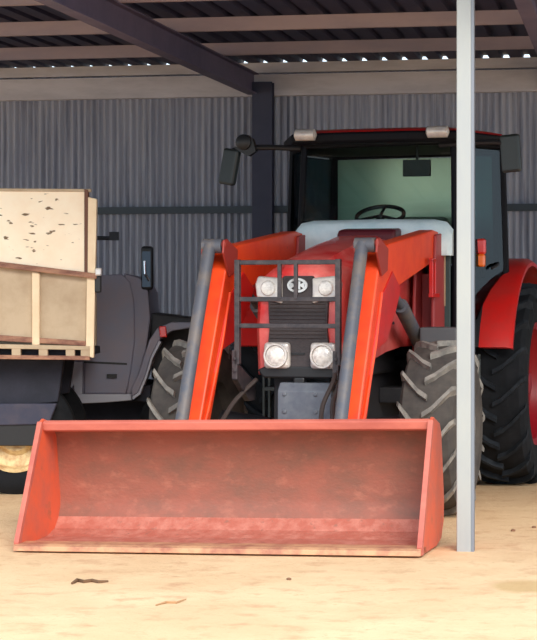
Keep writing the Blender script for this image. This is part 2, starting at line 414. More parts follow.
# bonnet ---------------------------------------------------------
def hsec(y, w, zb, zt, nose=0.0):
    r = min(0.13, w * 0.4); P = [(-w, zb), (-w - 0.012, zb + (zt - zb) * 0.45), (-w, zt - r - 0.03)]
    for k in range(1, 6):
        a = math.pi - k * math.pi / 2 / 6; P.append((-w + r + r * math.cos(a), zt - r - 0.03 + (r) * math.sin(a)))
    P += [(-w + r, zt - 0.03), (-w * 0.45, zt - 0.008), (-w * 0.40, zt + 0.012), (0, zt + 0.02)]
    full = P + [(-x, z) for x, z in P[-2::-1]]
    return [(x, y, z) for x, z in full]
b = MB()
b.loft([hsec(-0.54, 0.275, 1.0, 1.64), hsec(-0.515, 0.30, 0.985, 1.69), hsec(-0.44, 0.315, 0.98, 1.735), hsec(-0.2, 0.325, 1.0, 1.785), hsec(0.1, 0.335, 1.06, 1.84), hsec(0.5, 0.355, 1.12, 1.90),
        hsec(0.9, 0.375, 1.15, 1.955), hsec(1.3, 0.39, 1.15, 2.0)])
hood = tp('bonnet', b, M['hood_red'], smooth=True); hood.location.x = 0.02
b = MB(); b.prism([(1.06, 1.95), (1.08, 2.02), (1.12, 2.038), (1.32, 2.055), (1.32, 1.95)], 'x', -0.17, 0.29)
b.build('air_scoop', mat('dark_scoop', (96, 30, 38), 0.5), hood, bevel=0.025)['label'] = 'dark red scoop at the top of the bonnet'
for sx in (-1, 1):
    b = MB(); b.cbox((sx * 0.36, 0.5, 1.45), (0.012, 0.66, 0.3))
    for k in range(5): b.cbox((sx * 0.365, 0.5, 1.33 + 0.06 * k), (0.014, 0.62, 0.02))
    b.build('side_vent', M['black'], hood)
GX = 0.012
b = MB(); b.prism([(-0.215, 1.0), (0.215, 1.0), (0.225, 1.1), (0.205, 1.3), (0.215, 1.52), (0.10, 1.665), (-0.10, 1.665), (-0.215, 1.52), (-0.205, 1.3), (-0.225, 1.1)], 'y', -0.575, -0.50)
for k in range(11): b.box((-0.2, -0.582, 1.235 + 0.026 * k), (0.2, -0.572, 1.247 + 0.026 * k))
grille = tp('grille', b, M['grille'], bevel=0.006); grille.location.x = 0.02
# slot beneath the emblem plate
b = MB(); b.box((-0.05, -0.583, 1.125), (0.05, -0.576, 1.14)); b.build('slot', M['black'], grille)
b = MB(); b.prism([(-0.3, 1.02), (-0.255, 0.965), (0.255, 0.965), (0.3, 1.02), (0.24, 1.045), (-0.24, 1.045)], 'y', -0.585, -0.45)
b.box((-0.04, -0.59, 0.925), (0.04, -0.52, 0.97)); tp('bumper', b, M['black'], bevel=0.012).location.x = 0.03
# emblem: pale oval ring with two opposed marks
b = MB()
N_ = 32; ro = []; ri = []
for k in range(N_):
    t = 2 * math.pi * k / N_
    ro.append((0.072 * math.cos(t), 0.05 * math.sin(t))); ri.append((0.054 * math.cos(t), 0.034 * math.sin(t)))
for k in range(N_):
    q = [ro[k], ro[(k + 1) % N_], ri[(k + 1) % N_], ri[k]]
    b.prism([(p[0], 1.60 + p[1]) for p in q], 'y', -0.592, -0.57)
for sx in (-1, 1):
    b.prism([(sx * 0.008, 1.572), (sx * 0.022, 1.572), (sx * 0.022, 1.594), (sx * 0.05, 1.575), (sx * 0.05, 1.625), (sx * 0.022, 1.607), (sx * 0.022, 1.628), (sx * 0.008, 1.628)], 'y', -0.592, -0.57)
b.build('emblem', M['emblem'], grille)['label'] = 'pale oval emblem'
for sx in (-1, 1):
    poly = [(0.108, 1.475), (0.108, 1.65), (0.28, 1.665), (0.30, 1.61), (0.29, 1.52)]
    b = MB(); b.prism([(sx * p[0], p[1]) for p in poly], 'y', -0.60, -0.50)
    h = tp('headlamp', b, M['lamp_body'], bevel=0.012); h.location.x = 0.02
    b = MB(); b.lathe([(-0.615, 0.02), (-0.612, 0.045), (-0.60, 0.055), (-0.58, 0.055)], (sx * 0.205, 0, 1.58), 'y', 24); b.build('lens', M['white_lens'], h, smooth=True)
for sx in (-1, 1):
    b = MB(); b.cbox((sx * 0.165, -0.585, 1.135), (0.185, 0.06, 0.18)); h = tp('work_lamp', b, M['lamp_body'], bevel=0.025, seg=3); h.location = (0.042, 0, -0.015)
    b = MB(); b.lathe([(-0.645, 0.02), (-0.64, 0.05), (-0.625, 0.07), (-0.60, 0.075)], (sx * 0.165, 0, 1.135), 'y', 28); b.build('lens', M['white_lens'], h, smooth=True)
    b = MB()
    b.lathe([(-0.64, 0.072), (-0.64, 0.083), (-0.60, 0.083), (-0.60, 0.072)], (sx * 0.165, 0, 1.135), 'y', 28, closed=True); b.build('bezel', M['lamp_body'], h)

# brush guard ----------------------------------------------------
b = MB(); gy = -0.76; gw = 0.355
for sx in (-1, 1):
    b.box((sx * gw - 0.018, gy - 0.02, 1.06), (sx * gw + 0.018, gy + 0.03, 1.775))
    b.prism([(gy - 0.02, 1.16), (gy - 0.02, 0.96), (-0.50, 0.80), (-0.36, 0.80), (-0.36, 0.92), (gy + 0.03, 1.06)], 'x', sx * gw - 0.035, sx * gw + 0.005)
for z in (1.755, 1.505, 1.325): b.box((-gw, gy - 0.012, z - 0.016), (gw, gy + 0.022, z + 0.016))
for x in (-0.055, 0.06): b.box((x - 0.013, gy - 0.016, 1.505), (x + 0.013, gy + 0.014, 1.755))
for sx in (-1, 1):
    for z in (1.10, 1.02): b.lathe([(gy - 0.03, 0.012), (gy - 0.02, 0.012)], (sx * gw - 0.012, 0, z), 'y', 8)
tp('brush_guard', b, M['guard'], bevel=0.006)

# loader ---------------------------------------------------------
armp = [(1.28, 2.02), (1.1, 2.03), (-0.34, 1.885), (-0.50, 1.84), (-0.62, 1.72), (-1.32, 0.42), (-1.5, 0.27), (-1.38, 0.2), (-1.12, 0.42), (-0.66, 1.22), (-0.50, 1.26), (-0.24, 1.46), (-0.02, 1.60), (1.28, 1.82)]
for sx in (-1, 1):
    xc = sx * 0.54
    b = MB(); b.prism(armp, 'x', xc - 0.062, xc + 0.062)
    arm = tp('loader_arm', b, M['orange'], bevel=0.012)
    # gusset plate inside the knee
    b = MB(); b.prism([(-0.58, 1.52), (-0.90, 1.0), (-0.72, 1.16), (-0.42, 1.22), (-0.16, 1.42), (0.0, 1.58), (-0.25, 1.70)], 'x', xc - 0.07, xc + 0.07); b.build('gusset', M['red'], arm, bevel=0.006)
    # hydraulic tilt cylinder lying in front of the lower arm
    b = MB(); b.tube([(xc - 0.035, -0.70, 1.875), (xc - 0.03, -1.04, 1.22), (xc - 0.02, -1.43, 0.47)], 0.045, 12)
    b.lathe([(xc - 0.085, 0.05), (xc + 0.055, 0.05)], (0, -0.69, 1.87), 'x', 16)
    b.build('tilt_cylinder', M['arm_grey'], arm, smooth=True)['label'] = 'grey hydraulic cylinder'
    b = MB()
    for d in (-0.065, 0.05): b.prism([(-0.72, 1.91), (-0.66, 1.92), (-0.42, 1.85), (-0.44, 1.70), (-0.60, 1.66), (-0.74, 1.82)], 'x', xc + d * 1.3, xc + d * 1.3 + 0.015)
    b.lathe([(xc - 0.085, 0.025), (xc + 0.085, 0.025)], (0, -0.69, 1.88), 'x', 12); b.build('pivot_bracket', M['bracket'], arm, bevel=0.004)
    # lift cylinder
    b = MB(); b.tube([(xc + 0.0, 1.02, 1.12), (xc, 0.28, 1.46)], 0.055, 16); b.tube([(xc, 0.3, 1.45), (xc, -0.22, 1.66)], 0.03, 12)
    b.build('lift_cylinder', M['arm_grey'], arm, smooth=True)
    # hose along the lower arm
    b = MB(); b.tube([(xc + 0.065, -0.56, 1.55), (xc + 0.07, -0.75, 1.2), (xc + 0.07, -1.05, 0.75), (xc + 0.06, -1.3, 0.45)], 0.012, 8); b.build('hydraulic_pipe', M['orange'], arm, smooth=True)
    # tower
    b = MB()
    for d in (-0.085, 0.06): b.prism([(1.0, 0.72), (1.02, 1.5), (1.10, 1.99), (1.30, 2.01), (1.42, 1.93), (1.40, 0.72)], 'x', xc + d, xc + d + 0.025)
    b.box((xc - 0.06, 1.22, 0.8), (xc + 0.06, 1.38, 1.7)); tw = tp('loader_tower', b, mat('tower_red', (158, 52, 52), 0.5), bevel=0.008)
    b = MB()
    for d in (-0.05, 0.05): b.box((xc + 0.09, 0.86 + d, 1.54), (xc + 0.12, 0.886 + d, 1.80))
    b.box((xc + 0.09, 0.81, 1.78), (xc + 0.12, 0.936, 1.81)); b.box((xc + 0.085, 0.81, 1.52), (xc + 0.12, 1.05, 1.55)); b.build('latch_bracket', M['red'], tw, bevel=0.004)
    b = MB(); b.box((sx * 0.2, 1.0, 0.72), (sx * 0.63, 1.36, 0.84)); b.build('mounting_bracket', M['dark'], tw, bevel=0.01)
b = MB(); b.tube([(-0.5, -1.2, 0.62), (0.5, -1.2, 0.62)], 0.06, 16); tp('cross_tube', b, M['orange'], smooth=True)

# bucket ---------------------------------------------------------
BK = empty('bucket', (0, 0, 0)); BK.parent = TR
BK['label'] = 'wide weathered red bucket resting on the dirt'
W = 2.56
th = R(15.2)
corner = Vector((0.905, 11.86, -0.002))           # right front corner on the ground, world
rot = Matrix.Rotation(-th, 4, 'Z') @ Matrix.Rotation(R(-1.15) * -1 * -1, 4, 'Y')
base = Matrix.Translation(corner) @ rot @ Matrix.Translation((-W / 2, 0, 0))
tmat = Matrix.Translation(TR.location) @ Matrix.Rotation(-PSI, 4, 'Z')
loc = tmat.inverted() @ base
BK.location = loc.to_translation(); BK.rotation_euler = loc.to_euler()
hw = W / 2; t = 0.02
inner = [(0.0, 0.022), (0.46, 0.035), (0.60, 0.07), (0.69, 0.16), (0.715, 0.26), (0.66, 0.665), (0.63, 0.70)]
outer = [(0.64, 0.725), (0.685, 0.68), (0.742, 0.26), (0.715, 0.14), (0.62, 0.045), (0.47, 0.008), (0.0, 0.0)]
# floor up to the start of the curve, and the back shell, as separate plates
b = MB(); b.prism([(0.06, 0.022), (0.46, 0.035), (0.60, 0.07), (0.675, 0.14), (0.70, 0.125), (0.62, 0.045), (0.47, 0.008), (0.06, 0.0)], 'x', -hw + t, hw - t)
tp('floor_plate', b, M['bucket_floor'], BK)
b = MB(); b.prism([(0.675, 0.14), (0.705, 0.2), (0.715, 0.26), (0.66, 0.665), (0.63, 0.70), (0.64, 0.725), (0.685, 0.68), (0.742, 0.26), (0.73, 0.19), (0.70, 0.125)], 'x', -hw + t, hw - t)
tp('back_plate', b, M['bucket_in'], BK, smooth=True)
b = MB(); b.prism([(0.425, 0.715), (0.415, 0.765), (0.44, 0.78), (0.66, 0.735), (0.64, 0.695), (0.46, 0.705)], 'x', -hw + t, hw - t)
tp('top_lip', b, M['bucket_lip'], BK, bevel=0.006)
b = MB(); b.prism([(-0.06, 0.0), (-0.055, 0.03), (-0.03, 0.042), (0.12, 0.044), (0.12, 0.0)], 'x', -hw, hw)
tp('cutting_edge', b, M['edge'], BK, bevel=0.003)
side = [(-0.02, 0.0), (-0.025, 0.05), (0.40, 0.77), (0.45, 0.79), (0.65, 0.74), (0.70, 0.68), (0.75, 0.26), (0.725, 0.13), (0.63, 0.03), (0.48, 0.0)]
for sx in (-1, 1):
    xa = sx * hw - (t if sx > 0 else 0); b = MB(); b.prism(side, 'x', xa, xa + t)
    sp = tp('side_plate', b, M['bucket_side'], BK, bevel=0.004)
    b = MB(); b.prism([(-0.03, 0.0), (-0.035, 0.05), (0.392, 0.775), (0.43, 0.765), (0.02, 0.06), (0.03, 0.0)], 'x', xa - 0.006, xa + t + 0.006); b.build('wear_strip', M['bucket_lip'], sp, bevel=0.003)
for x in (-0.6, -0.44, 0.6, 0.76):
    b = MB(); b.prism([(0.738, 0.2), (0.85, 0.2), (0.93, 0.3), (0.85, 0.62), (0.69, 0.66)], 'x', x - 0.012, x + 0.012); tp('hinge_plate', b, M['bucket_side'], BK)

# cab -------------------------------------------------------------
def plan(y_scale=1): return None
ZS, ZT = 1.93, 2.74          # sill of the windscreen, underside of the roof
CX = 0.07
FB, FT = (0.64, 1.40), (0.60, 1.52)        # front corner bottom / top (x, y)
MBt, MT = (0.90, 2.10), (0.86, 2.10)       # B pillar
RB, RT = (0.72, 2.80), (0.70, 2.76)
def post3(mb, a, c, s=0.045):
    mb.tube([a, ((a[0] + c[0]) / 2, (a[1] + c[1]) / 2, (a[2] + c[2]) / 2), c], s, 8)
b = MB()
for sx in (-1, 1):
    post3(b, (sx * FB[0], FB[1], 1.2), (sx * FT[0], FT[1], ZT), 0.026)
    post3(b, (sx * MBt[0], MBt[1], 1.5), (sx * MT[0], MT[1], ZT), 0.035)
    post3(b, (sx * RB[0], RB[1], 1.3), (sx * RT[0], RT[1], ZT), 0.04)
    b.tube([(sx * FT[0], FT[1], ZT - 0.01), (sx * MT[0], MT[1], ZT - 0.01), (sx * RT[0], RT[1], ZT - 0.01)], 0.03, 8)
    b.tube([(sx * MBt[0], MBt[1], 1.5), (sx * RB[0], RB[1], 1.75)], 0.04, 8)
b.tube([(-FT[0], FT[1], ZT - 0.02), (FT[0], FT[1], ZT - 0.005)], 0.028, 8); b.tube([(-RT[0], RT[1], ZT - 0.02), (RT[0], RT[1], ZT - 0.005)], 0.03, 8)
b.tube([(-RB[0], RB[1], 1.75), (RB[0], RB[1], 1.75)], 0.04, 8)
tp('cab_frame', b, M['cab_black'], smooth=True)
b = MB(); b.prism([(-0.60, 1.40), (0.60, 1.40), (0.80, 2.05), (0.6, 2.8), (-0.6, 2.8), (-0.80, 2.05)], 'z', 1.12, 1.2)
b.box((-0.62, 2.2, 1.2), (0.62, 2.82, 1.72)); tp('cab_floor', b, M['cab_black'], bevel=0.01)
# lower front corner panels, beside the bonnet
for sx in (-1, 1):
    xa, xb = sorted((sx * 0.41, sx * 0.60)); b = MB(); b.box((xa, 1.385, 1.18), (xb, 1.41, 1.93)); cp = tp('corner_panel', b, mat('corner_teal', (52, 70, 70), 0.5), bevel=0.006)
    xa, xb = sorted((sx * 0.49, sx * 0.565)); b = MB(); b.box((xa, 1.365, 1.45), (xb, 1.39, 1.9)); b.build('filter_cover', M['tan'], cp, bevel=0.01)['label'] = 'tan cover'
b = MB()
def csec(y, zt, w): return [(-w, y, 1.84), (-w, y, zt - 0.08), (-w + 0.05, y, zt - 0.02), (-w + 0.15, y, zt), (0, y, zt + 0.005), (w - 0.15, y, zt), (w - 0.05, y, zt - 0.02), (w, y, zt - 0.08), (w, y, 1.84)]
b.loft([csec(1.27, 2.00, 0.60), csec(1.30, 2.08, 0.63), csec(1.36, 2.12, 0.63), csec(1.42, 2.12, 0.60)]); tp('cowl', b, M['cowl'], smooth=True, label='pale blue-grey cowl below the windscreen')
b = MB(); b.box((-0.5, 1.5, 1.2), (0.5, 1.72, 1.98)); b.prism([(1.5, 1.98), (1.54, 2.05), (1.68, 2.05), (1.75, 1.98)], 'x', -0.02, 0.42); tp('dashboard', b, M['interior'], bevel=0.02)
b = MB(); b.quad((-FB[0] + .03, FB[1] - .01, 2.03), (FB[0] - .03, FB[1] - .01, 2.03), (FT[0] - .03, FT[1] - .01, ZT - .04), (-FT[0] + .03, FT[1] - .01, ZT - .04)); tp('windscreen', b, M['glass'])
for sx in (-1, 1):
    b = MB(); b.quad((sx * FB[0], FB[1] + .03, 1.25), (sx * MBt[0], MBt[1] - .03, 1.5), (sx * MT[0], MT[1] - .03, ZT - .05), (sx * FT[0], FT[1] + .03, ZT - .05))
    d = tp('cab_door', b, M['glass_side'])
    b = MB(); b.tube([(sx * 0.83, 1.86, 1.75), (sx * 0.86, 1.9, 1.77), (sx * 0.86, 1.98, 1.79), (sx * 0.83, 2.0, 1.79)], 0.012, 8); b.build('handle', M['black'], d)
    b = MB(); b.quad((sx * MBt[0], MBt[1] + .03, 1.55), (sx * RB[0], RB[1] - .03, 1.8), (sx * RT[0], RT[1] - .03, ZT - .05), (sx * MT[0], MT[1] + .03, ZT - .05)); tp('side_window', b, M['glass_side'])
b = MB(); b.quad((-RB[0] + .03, RB[1], 1.8), (RB[0] - .03, RB[1], 1.8), (RT[0] - .03, RT[1], ZT - .05), (-RT[0] + .03, RT[1], ZT - .05)); tp('rear_window', b, M['glass_rear'])
# roof
def ring(zz, gx, gy): return [(sx * x * gx, 2.08 + (y - 2.08) * gy, zz) for (x, y, sx) in ((0.30, 1.26, -1), (0.66, 1.33, -1), (0.92, 2.0, -1), (0.80, 2.8, -1), (0.5, 2.9, -1), (0.5, 2.9, 1), (0.80, 2.8, 1), (0.92, 2.0, 1), (0.66, 1.33, 1), (0.30, 1.26, 1))]
b = MB(); b.loft([ring(2.715, 0.93, 0.93), ring(2.73, 0.98, 0.99), ring(2.785, 1.0, 1.0), ring(2.80, 0.99, 0.985)], close_ring=True); roof = tp('cab_roof', b, M['cab_black'], bevel=0.01)
b = MB(); b.loft([ring(2.79, 0.985, 0.98), ring(2.815, 0.96, 0.94), ring(2.835, 0.86, 0.82)], close_ring=True); b.build('roof_cap', M['red'], roof)['label'] = 'red cap along the top of the roof'
for sx in (-1, 1):
    b = MB(); b.lathe([(-0.09, 0.015), (-0.075, 0.045), (0.075, 0.045), (0.09, 0.015)], (sx * 0.525, 1.27, 2.785), 'x', 16)
    l = b.build('roof_lamp', M['lamp_body'], roof, smooth=True)
    l['label'] = 'pale oval work lamp on the roof edge'
# steering wheel, seat, monitor
b = MB(); c = Vector((-0.04, 1.74, 2.17)); pts = []
for k in range(29):
    a = 2 * math.pi * k / 28; pts.append(c + Vector((0.19 * math.cos(a), 0.19 * math.sin(a) * 0.86, 0.19 * math.sin(a) * 0.42)))
b.tube(pts, 0.017, 8, caps=False); b.tube([c + Vector((0, -0.02, -0.2)), c], 0.035, 10)
for a in (R(90), R(210), R(330)): b.tube([c, c + Vector((0.19 * math.cos(a), 0.19 * math.sin(a) * 0.86, 0.19 * math.sin(a) * 0.42))], 0.013, 6)
tp('steering_wheel', b, M['black'], smooth=True)
b = MB(); b.box((-0.16, 2.1, 1.5), (0.34, 2.55, 1.66)); b.prism([(2.45, 1.6), (2.58, 1.6), (2.66, 2.18), (2.56, 2.2)], 'x', -0.14, 0.32); b.box((-0.05, 2.2, 1.2), (0.2, 2.5, 1.5)); tp('seat', b, M['seat'], bevel=0.04, seg=3)
b = MB(); b.box((0.17, 1.62, 2.47), (0.39, 1.66, 2.60)); b.tube([(0.28, 1.65, 2.55), (0.28, 1.65, 2.74)], 0.012, 8); tp('cab_mirror', b, M['black'], bevel=0.008, label='dark interior mirror behind the windscreen')
CABKIDS = {'cab_frame','cab_floor','corner_panel','cowl','dashboard','windscreen','cab_door','side_window','rear_window','cab_roof','steering_wheel','seat','cab_mirror'}
for o in list(COL.objects):
    if o.parent == TR and o.name.split('.')[0] in CABKIDS: o.location.x = CX
# exterior mirrors
for sx in (-1, 1):
    b = MB(); b.tube([(sx * 0.56, 1.5, 2.70), (sx * 0.8, 1.46, 2.71), (sx * 1.02, 1.44, 2.71), (sx * 1.1, 1.44, 2.69)], 0.022, 8)
    if sx < 0:
        b.lathe([(1.36, 0.03), (1.38, 0.062), (1.45, 0.066), (1.47, 0.03)], (-1.0, 0, 2.75), 'y', 16)
        b.prism([(-1.08, 2.72), (-1.02, 2.71), (-0.93, 2.78), (-0.9, 2.68), (-0.96, 2.64), (-1.06, 2.69)], 'y', 1.4, 1.46)
    ar = tp('mirror_arm', b, M['black'], smooth=True)
    mt = Matrix.Translation((sx * 1.13, 1.44, 2.56 if sx < 0 else 2.62)) @ Matrix.Rotation(R(10 if sx < 0 else -4), 4, 'Y') @ Matrix.Rotation(R(-25 if sx < 0 else -8), 4, 'Z')
    b = MB(); b.cbox((0, 0, 0), (0.155, 0.06, 0.29), mt); hd = b.build('mirror_head', mat('mirror_shell', (40, 46, 46), 0.4), ar, bevel=0.02)
    b = MB(); b.cbox((0, 0.031, 0), (0.13, 0.006, 0.25), mt); b.build('mirror_glass', M['mirror'], ar)
# turn signal
for sx in (-1, 1):
    b = MB(); b.cbox((sx * 0.82, 1.76, 1.92), (0.11, 0.06, 0.12)); s_ = tp('turn_signal', b, M['redlens'], bevel=0.015)
    b = MB(); b.cbox((sx * 0.82, 1.76, 1.81), (0.10, 0.06, 0.10)); b.build('amber_lens', M['amber'], s_, bevel=0.015)
    b = MB(); b.cbox((sx * 0.80, 1.82, 1.82), (0.1, 0.06, 0.3)); b.build('bracket', M['black'], s_, bevel=0.01)
# fenders
for sx in (-1, 1):
    b = MB(); secs = []
    for k in range(15):
        a = R(18 + k * 10); rr = 1.02
        cy, cz = 2.56 - rr * math.cos(a), 0.82 + rr * math.sin(a); ny_, nz_ = -math.cos(a), math.sin(a)
        xi, xo = 0.85, 1.11
        secs.append([(sx * xi, cy, cz), (sx * (xo - .04), cy, cz), (sx * xo, cy - ny_ * .03, cz - nz_ * .03), (sx * xo, cy - ny_ * .06, cz - nz_ * .06), (sx * (xo - 0.02), cy - ny_ * .04, cz - nz_ * .04), (sx * xi, cy - ny_ * .025, cz - nz_ * .025)])
    b.loft(secs, close_ring=True); f = tp('fender', b, M['red'], smooth=True)
    b = MB(); secs = []
    for k in range(15):
        a = R(18 + k * 10)
        secs.append([(sx * 0.58, 2.56 - r_ * math.cos(a), 0.82 + r_ * math.sin(a)) for r_ in (1.02, 0.99)] + [(sx * 0.85, 2.56 - r_ * math.cos(a), 0.82 + r_ * math.sin(a)) for r_ in (0.99, 1.02)])
    b.loft(secs, close_ring=True); b.build('inner_fender', M['black'], f, smooth=True)
# fuel tank and step
for sx in (-1, 1):
    xa, xb = sorted((sx * 0.30, sx * 0.62)); b = MB(); b.box((xa, 1.42, 0.62), (xb, 1.95, 1.10)); tp('fuel_tank', b, M['tank'], bevel=0.04, seg=3)
    b = MB(); xa, xb = sorted((sx * 0.60, sx * 0.86))
    for z in (0.5, 0.78, 1.04): b.box((xa, 1.45, z), (xb, 1.62, z + 0.03))
    for y in (1.45, 1.60): b.box((xa, y, 0.5), (xa + 0.02, y + 0.02, 1.2)); b.box((xb - 0.02, y, 0.5), (xb, y + 0.02, 1.08))
    tp('step', b, M['tank'], bevel=0.004)
b = MB(); b.box((0.60, 0.62, 1.18), (0.88, 0.98, 1.30)); b.box((0.58, 0.9, 0.85), (0.64, 1.05, 1.2)); tp('battery_box', b, mat('grey_cover', (88, 88, 92), 0.6), bevel=0.015)
# hoses beside the grille
for i, pts in enumerate(([(0.30, -0.62, 1.12), (0.34, -0.80, 0.98), (0.30, -0.95, 0.8), (0.33, -1.1, 0.66)], [(0.34, -0.6, 1.12), (0.39, -0.78, 1.0), (0.37, -0.95, 0.82), (0.42, -1.12, 0.66)], [(-0.30, -0.50, 0.95), (-0.4, -0.7, 0.8), (-0.44, -0.95, 0.62)])):
    b = MB(); P = [Vector(p) for p in pts]; fine = []
    for k in range(len(P) - 1):
        p0, p1, p2, p3 = P[max(k - 1, 0)], P[k], P[k + 1], P[min(k + 2, len(P) - 1)]
        for j in range(6):
            u = j / 6; fine.append(0.5 * ((2 * p1) + (p2 - p0) * u + (2 * p0 - 5 * p1 + 4 * p2 - p3) * u * u + (3 * p1 - p0 - 3 * p2 + p3) * u ** 3))
    fine.append(P[-1]); b.tube(fine, 0.016, 8); tp('hydraulic_hose', b, M['hose'], smooth=True)

# ------------------------------------------------------------------ tipping trailer
DT = 15.2
def P(x, y): return ((x - 268.5) * DT / 2016, 1.5 - (y - 300) * DT / 2016)
trailer = empty('tipping_trailer', (-2.1, DT, 0)); tag(trailer, 'cream steel tipping trailer with flaking paint on its tall side, at the left', 'trailer')
def tq(name, pts, m, y0, y1, bevel=0.004, parent=trailer, label=None):
    q = [P(*p) for p in pts]; b = MB(); b.prism([(x + 2.1, z) for x, z in q], 'y', y0, y1)
    o = b.build(name, m, parent, bevel=bevel)
    if label: o['label'] = label
    return o
XL = -110
sl = 12 / 95.; sb = 0.012
up = tq('side_extension', [(XL, 189), (88, 191), (86, 276), (XL, 265 + sl * XL)], M['flake'], 0.0, 0.03, label='cream side extension with flaked paint')
b = MB(); b.prism([(P(*p)[0] + 2.1, P(*p)[1]) for p in [(XL, 187.5), (91, 189), (91, 192), (XL, 190.5)]], 'y', -0.012, 0.05); b.build('top_rail', M['beige'], up, bevel=0.004)
low = tq('side_panel', [(XL, 263 + sl * XL), (88, 274), (86, 348), (XL, 336 + 0.06 * XL)], M['beige'], 0.02, 0.06, label='dull beige lower drop side')
for x in (-75, -20, 36):
    q = [(x - 4, 267 + sl * x), (x + 4, 268 + sl * x), (x + 4, 345 + sb * x), (x - 4, 345 + sb * x)]
    b = MB(); b.prism([(P(*p)[0] + 2.1, P(*p)[1]) for p in q], 'y', -0.015, 0.03); b.build('stiffener', M['cream'], low, bevel=0.01)
tq('middle_rail', [(XL, 262 + sl * XL), (97, 273.5), (97, 279), (XL, 268 + sl * XL)], M['rust'], -0.05, 0.06)
tq('corner_post', [(88, 197), (97, 199), (94, 358), (86, 356)], M['cream'], -0.02, 0.07, 0.006)
tq('corner_post', [(84.5, 189), (88.5, 190), (88.5, 275), (84.5, 274)], mat('dark_rust', (104, 66, 50), 0.7), -0.02, 0.05, 0.004)
tq('lower_rail', [(XL, 334 + 0.06 * XL), (86, 341), (86, 346), (XL, 341 + 0.06 * XL)], M['rust'], -0.012, 0.08)
cr = tq('bed_rail', [(XL, 355 + sb * XL), (90, 356), (90, 360), (XL, 359 + sb * XL)], M['rust'], -0.03, 0.06, 0.003)
tq('bed_rail', [(XL, 343 + sb * XL), (90, 346), (90, 350), (XL, 348 + sb * XL)], M['beige'], -0.03, 0.06, 0.003)
for k, x in enumerate((-92, -65, -38, -11, 16, 43, 70, 85)):
    q = [(x - 4, 345 + sb * x), (x + 5, 345 + sb * x), (x + 5, 357 + sb * x), (x - 4, 357 + sb * x)]
    b = MB(); b.prism([(P(*p)[0] + 2.1, P(*p)[1]) for p in q], 'y', -0.025, 0.05); b.build('rail_spacer', M['beige'], cr, bevel=0.003)
# bed floor, far side, frame
tq('bed_floor', [(XL, 349), (84, 350), (84, 358), (XL, 357)], M['under'], 0.09, 1.45)
tq('side_panel', [(XL, 262 + sl * XL), (80, 274), (80, 350), (XL, 348)], M['beige'], 1.45, 1.5)
tq('chassis_rail', [(XL, 357), (60, 360), (54, 404), (XL, 422)], M['under'], 0.28, 0.40, 0.01)
tq('chassis_rail', [(XL, 357), (60, 360), (54, 400), (XL, 422)], M['under'], 1.1, 1.22, 0.01)
tq('side_skirt', [(XL, 405), (54, 405), (46, 426), (XL, 430)], mat('skirt_blue_black', (52, 54, 74), 0.7, c2=(72, 66, 78), scale=4), 0.20, 0.27, 0.01)
tq('shade_panel', [(XL + 60, 428), (44, 424), (42, 448), (XL + 60, 448)], M['black'], 0.22, 0.26, 0.006)  # black sheet standing in for the shadow beneath the skirt
b = MB(); b.lathe([(0.35, 0.05), (1.3, 0.05)], (0.0 + 2.1 + P(8, 434)[0], 0, 0.46), 'y', 14); b.build('axle', M['under'], trailer)
def side_wheel(parent, x, y, z, rad, rimr, w, rim_m, face=-1):
    e = empty('wheel', (x, y, z)); e.parent = parent
    b = MB(); b.lathe([(-w / 2, rimr), (-w / 2 - 0.01, rad - 0.09), (-w / 2 + 0.02, rad - 0.03), (-w / 2 + 0.05, rad), (w / 2 - 0.05, rad), (w / 2 - 0.02, rad - 0.03), (w / 2 + 0.01, rad - 0.09), (w / 2, rimr)], (0, 0, 0), 'y', 48, closed=True)
    b.build('tyre', M['tyre_dark'], e, smooth=True)
    b = MB(); b.lathe([(-w / 2 - 0.012, rimr + 0.012), (-w / 2 - 0.018, rimr - 0.012), (-w / 2 + 0.04, rimr - 0.03), (-w / 2 + 0.05, 0.16), (-w / 2 + 0.0, 0.12), (-w / 2 + 0.0, 0.03)], (0, 0, 0), 'y', 40, cap0=False)
    b.lathe([(-w / 2 + 0.04, rimr - 0.02), (w / 2, rimr - 0.02)], (0, 0, 0), 'y', 40, cap0=False); b.build('rim', rim_m, e, smooth=True)
    return e
side_wheel(trailer, 2.1 + P(10, 434)[0], 0.42, 0.46, 0.46, 0.275, 0.24, M['rim_cream'])
side_wheel(trailer, 2.1 + P(10, 434)[0], 1.30, 0.46, 0.46, 0.275, 0.24, M['rim_cream'])
b = MB(); q = P(99, 272); b.cbox((q[0] + 2.1, -0.03, q[1]), (0.05, 0.06, 0.06)); lt = b.build('latch', mat('bright_latch', (210, 206, 204), 0.35, 0.4), trailer, bevel=0.012)
b = MB(); q = P(98, 284); b.cbox((q[0] + 2.1, 0.0, q[1]), (0.05, 0.05, 0.13)); b.build('latch_hook', M['black'], lt, bevel=0.01)

# ------------------------------------------------------------------ grey truck behind
DK = 17.0; TX = -1.0
def Q(x, y): return ((x - 268.5) * DK / 2016 - TX, 1.5 - (y - 300) * DK / 2016)
truck = empty('truck', (TX, DK, 0)); tag(truck, 'grey open-topped truck parked behind the cream trailer, facing the tractor', 'truck')
def kq(name, pts, m, y0, y1, bevel=0.006, parent=truck, label=None):
    b = MB(); b.prism([Q(*p) for p in pts], 'y', y0, y1); o = b.build(name, m, parent, bevel=bevel)
    if label: o['label'] = label
    return o
door = kq('door', [(84, 276), (122, 274), (130, 282), (134, 300), (135, 340), (131, 372), (126, 394), (84, 394)], M['truck'], 0.0, 0.05, 0.012)
kq('door_handle', [(107, 374), (117, 374), (117, 378), (107, 378)], M['black'], -0.025, 0.005, 0.003, door)
kq('crease', [(84, 361), (127, 363), (127, 365), (84, 363)], M['black'], -0.004, 0.004, 0, door)
